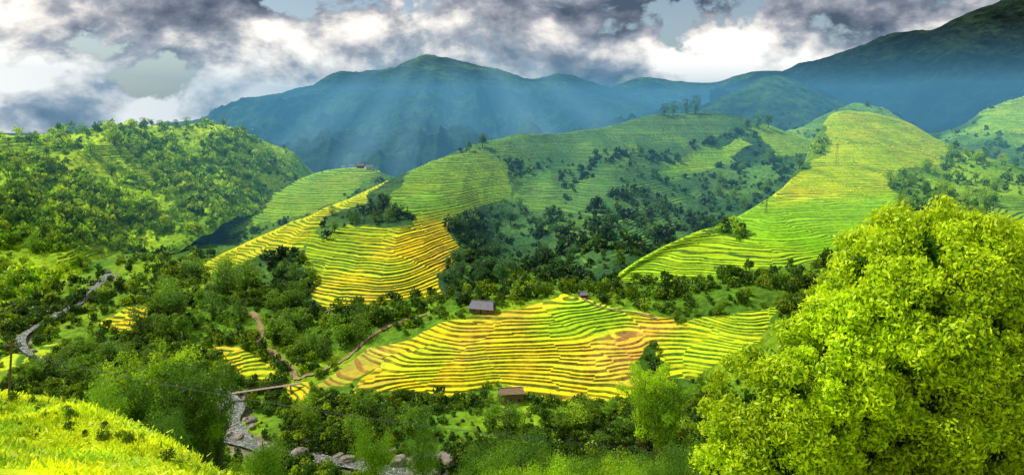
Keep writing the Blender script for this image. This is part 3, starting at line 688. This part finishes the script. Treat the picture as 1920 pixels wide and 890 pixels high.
for i,(px,py,L,wm,rm,lb) in enumerate([(645,316,8,WHITE,REDR,'small white house with red roof at the left of the hilltop hamlet'),(660,314,10,WHITE,THATCH,'white house with grey roof in the middle of the hilltop hamlet'),(676,315,8,WOOD,REDR,'wooden house with red roof in the hilltop hamlet'),(692,317,9,WHITE,THATCH,'pale house at the right end of the hilltop hamlet')]):
    house(px,py,L,6,3.5,1.8,.3*i-.4,wm,rm,lb,'hilltop hamlet')
import bmesh
def rock(px,py,s,label,group=None,sq=.65,name='boulder',z=None):
    k=ray(px,py)
    if not k or k[1]=='G': return
    bm=bmesh.new(); bmesh.ops.create_icosphere(bm,subdivisions=3,radius=1)
    sd=random.random()*50
    for v in bm.verts:
        c=v.co; q=np.sign(c.x)*abs(c.x)**.75,np.sign(c.y)*abs(c.y)**.75,np.sign(c.z)*abs(c.z)**.75
        f=1+.28*float(fbm(np.array([c.x*1.3+sd]),np.array([c.y*1.3+c.z*1.7+sd]),3)[0])
        v.co=Vector((q[0]*f*s,q[1]*f*s*.8,q[2]*f*s*sq))
    me=bpy.data.meshes.new(name); bm.to_mesh(me); bm.free(); me.materials.append(ROCK)
    o=link(name,me,None,label,'rock',group); o.location=(k[0].x,k[0].y,k[0].z+s*sq*.3 if z is None else z); o.rotation_euler=(0,0,random.random()*3)
for px,py,s,lb in [(560,856,4.0,'biggest grey boulder in the river bed at the bottom'),(840,864,3.8,'dark boulder at the right end of the river bed'),(745,868,3.2,'boulder at the bottom edge left of the rightmost dark one'),(655,864,3.0,'rounded grey boulder midway along the bottom river bed')]: rock(px,py,s,lb)
for i in range(160):
    t=random.random()
    if i<40: px=395+80*random.random(); py=745+85*random.random()
    else: px=480+390*t; py=832+45*t+random.uniform(-20,28)
    rock(px,py,.5+2.0*random.random()**2,'grey rounded river rock among the many in the stream bed','rocks in the river bed')
for i in range(50):
    q=RS[int(random.random()*20)]; px,py=proj(q[0]+random.uniform(-5,5),q[1]+random.uniform(-4,4),q[2]); rock(float(px),float(py),.6+1.4*random.random()**2,'rock beside the upstream bend of the river at left','rocks in the upstream river')
# footbridge
a=W(425,746,278);b_=W(565,718,290); L=float(np.hypot(b_[0]-a[0],b_[1]-a[1])); ang=math.atan2(b_[1]-a[1],b_[0]-a[0])
o=emp('footbridge',((a[0]+b_[0])/2,(a[1]+b_[1])/2,-125.4),ang,'narrow concrete footbridge crossing the river at lower left','bridge')
part('deck',[boxm(-L/2,L/2,-.8,.8,-.3,0)],CONC,o)
for s in (-.25,.05,.35): part('pier',[boxm(s*L-.4,s*L+.4,-.7,.7,-6,-.3)],CONC,o)
for s in (-1,1): part('railing',[boxm(-L/2,L/2,s*.75-.03,s*.75+.03,.9,.97)]+[boxm(x-.04,x+.04,s*.75-.04,s*.75+.04,0,.9) for x in np.linspace(-L/2+.3,L/2-.3,12)],WOOD,o)
k=ray(503,722)[0]; o=emp('marker_post',(k.x,k.y,k.z),0,'short dark red post at the end of the footbridge','post'); part('shaft',[boxm(-.35,.35,-.35,.35,-.5,3.2)],REDR,o); part('cap',[boxm(-.5,.5,-.5,.5,3.2,3.5)],CONC,o)
# poles
def pylon(px,py,h,label):
    k=ray(px,py)[0]; o=emp('pylon',(k.x,k.y,k.z),.3,label,'pylon','power pylons on the right terraces'); w=h*.07
    for sx in (-1,1):
        for sy in (-1,1): part('leg',[tube([(sx*w,sy*w,-1),(sx*w*.15,sy*w*.15,h)],[.14,.1],4)],STEEL,o)
    br=[]
    for i in range(6):
        z0=h*i/6;z1=h*(i+1)/6; f0=w*(1-.85*i/6);f1=w*(1-.85*(i+1)/6)
        for s in (-1,1): br+= [tube([(-f0,s*f0,z0),(f1,s*f1,z1)],[.07,.07],3),tube([(s*f0,f0,z0),(s*f1,-f1,z1)],[.07,.07],3)]
    part('bracing',br,STEEL,o)
    for f in (.78,.9): part('crossarm',[boxm(-h*.12,h*.12,-.12,.12,h*f,h*f+.25)],STEEL,o)
pylon(1567,312,24,'slender steel pylon on the golden upper right terraces')
pylon(1436,400,13,'short steel pylon on the green terraces at mid right')
p=W(17,760,66); g=gz(p[0],p[1]); tp=W(22,640,66)
o=emp('utility_pole',(p[0],p[1],g),0,'dark leaning wooden utility pole at the left edge on the grass slope','pole')
hh=tp[2]-g
part('pole',[tube([(0,0,-.5),(tp[0]-p[0],0,hh)],[.13,.09],8)],WOOD,o); part('crossarm',[boxm(-.8+(tp[0]-p[0]),.8+(tp[0]-p[0]),-.06,.06,hh-.5,hh-.38)],WOOD,o)
for s in (-.7,0,.7): part('insulator',[tube([(s+tp[0]-p[0],0,hh-.38),(s+tp[0]-p[0],0,hh-.2)],[.05,.04],6)],CONC,o)
for i,(y1,y2,D2) in enumerate([(655,905,40),(662,925,38)]):
    A=W(22+8*i,y1,66);Bp=W(2000,y2-20,D2); P=[A*(1-t)+Bp*t-np.array([0,0,4*(4.6-i)*t*(1-t)*.55]) for t in np.linspace(0,1,60)]
    v,q=tube(P,[.014]*60,4); link('power_cable',mesh_np('power_cable',v,q,None,True,CABLE),None,['upper thin power cable sagging across the bottom of the valley','lower thin power cable sagging across the bottom of the valley'][i],'cable')
# ---------- haze and light shafts: volumes that glow in place of scattered light
def volume(name,v,q,dens,col):
    m=bpy.data.materials.new(name); m.use_nodes=True; nt=m.node_tree; nt.nodes.clear(); b=NB(nt); out=b.n('ShaderNodeOutputMaterial')
    ab=b.n('ShaderNodeVolumeAbsorption'); ab.inputs['Color'].default_value=(0,0,0,1); ab.inputs['Density'].default_value=dens
    em=b.n('ShaderNodeEmission'); em.inputs['Color'].default_value=(*col,1); em.inputs['Strength'].default_value=dens
    ad=b.n('ShaderNodeAddShader'); b.l(ab.outputs[0],ad.inputs[0]); b.l(em.outputs[0],ad.inputs[1]); b.l(ad.outputs[0],out.inputs['Volume'])
    o=link(name,mesh_np(name,v,q,None,False,m),kind='structure'); return o
v,q=boxm(-720,3500,470,2700,-145,58); volume('haze',v,q,.00064,(.10,.34,.54))  # even emission stands in for daylight scattered by the haze
for (tx,ty,bx,by,w0,w1,D,dn) in [(795,30,500,335,14,80,1260,.0032),(812,30,640,345,14,60,1180,.0038),(832,30,740,345,10,40,1150,.0034),(850,30,860,330,14,75,1330,.0022),(868,30,1030,300,14,70,1220,.0036),(890,30,1160,260,14,70,1400,.0028)]:
    A=W(tx,ty,D);Bq=W(bx,by,D); v=[]
    for c_,w_ in ((A,w0),(Bq,w1)):
        for dx,dy in ((-w_,0),(0,-w_*.9),(w_,0),(0,w_*.9)): v.append(c_+np.array([dx,dy,0]))
    volume('light_shaft_glow',np.array(v),np.array([[4,5,1,0],[5,6,2,1],[6,7,3,2],[7,4,0,3],[0,1,2,3],[7,6,5,4]]),dn,(.30,.58,.70))  # sunbeams drawn as glowing prisms; no sunlight is scattered in them
# ---------- world
w=bpy.data.worlds.new('World'); S.world=w; w.use_nodes=True; nt=w.node_tree; nt.nodes.clear(); b=NB(nt)
sd=Vector((-.54,.20,.76)).normalized(); el=math.asin(sd.z); az=math.atan2(sd.x,sd.y)
sky=b.n('ShaderNodeTexSky'); sky.sky_type='NISHITA'; sky.sun_disc=False; sky.sun_elevation=el; sky.sun_rotation=az
tc=b.n('ShaderNodeTexCoord').outputs['Generated']
def mapped(off):
    mp=b.n('ShaderNodeMapping'); b.l(tc,mp.inputs[0]); mp.inputs['Scale'].default_value=(1,1,1.55); mp.inputs['Location'].default_value=(3.1+off[0],.7,.4+off[1]); return mp.outputs[0]
m1=mapped((0,0)); m2=mapped((.004,.040))
d1=b.noise(m1,5.6,12,.58,.15); d2=b.noise(m2,5.6,12,.58,.15)
big=b.noise(mapped((4,2)),4.4,4,.5)
em=b.math('ADD',b.math('MULTIPLY',b.math('SUBTRACT',d1,d2),3.0),b.mr(big,.36,.64,.16,.84))
em=b.math('SUBTRACT',em,b.mr(d1,.5,.75,0,.12))
sp=b.n('ShaderNodeSeparateXYZ'); b.l(tc,sp.inputs[0])
em=b.math('ADD',em,b.mr(sp.outputs[2],-.03,.13,.20,-.05))
cc=b.ramp(em,[(0.0,(.07,.10,.15)),(.25,(.17,.20,.26)),(.48,(.36,.38,.43)),(.68,(.74,.71,.68)),(.93,(1.15,1.10,1.01))])
cov=b.mr(d1,.37,.42,0,1,True)
bg1=b.n('ShaderNodeBackground'); b.l(sky.outputs[0],bg1.inputs[0]); bg1.inputs[1].default_value=.10
bg2=b.n('ShaderNodeBackground'); b.l(cc,bg2.inputs[0]); bg2.inputs[1].default_value=1.15
mx=b.n('ShaderNodeMixShader'); b.l(cov,mx.inputs[0]); b.l(bg1.outputs[0],mx.inputs[1]); b.l(bg2.outputs[0],mx.inputs[2])
wo=b.n('ShaderNodeOutputWorld'); b.l(mx.outputs[0],wo.inputs[0])
su=bpy.data.lights.new('sun','SUN'); su.energy=5; su.angle=math.radians(.5); su.color=(1,.93,.80); so=bpy.data.objects.new('sun',su); C.objects.link(so); so.rotation_euler=sd.to_track_quat('Z','Y').to_euler()
cam=bpy.data.cameras.new('camera'); co=bpy.data.objects.new('camera',cam); C.objects.link(co); co.rotation_euler=(math.pi/2-TH,0,0); cam.lens=F/1920*36; cam.sensor_width=36; cam.clip_end=30000; cam.clip_start=.1
S.camera=co
S.view_settings.view_transform='Standard'; S.view_settings.look='None'; S.view_settings.exposure=0
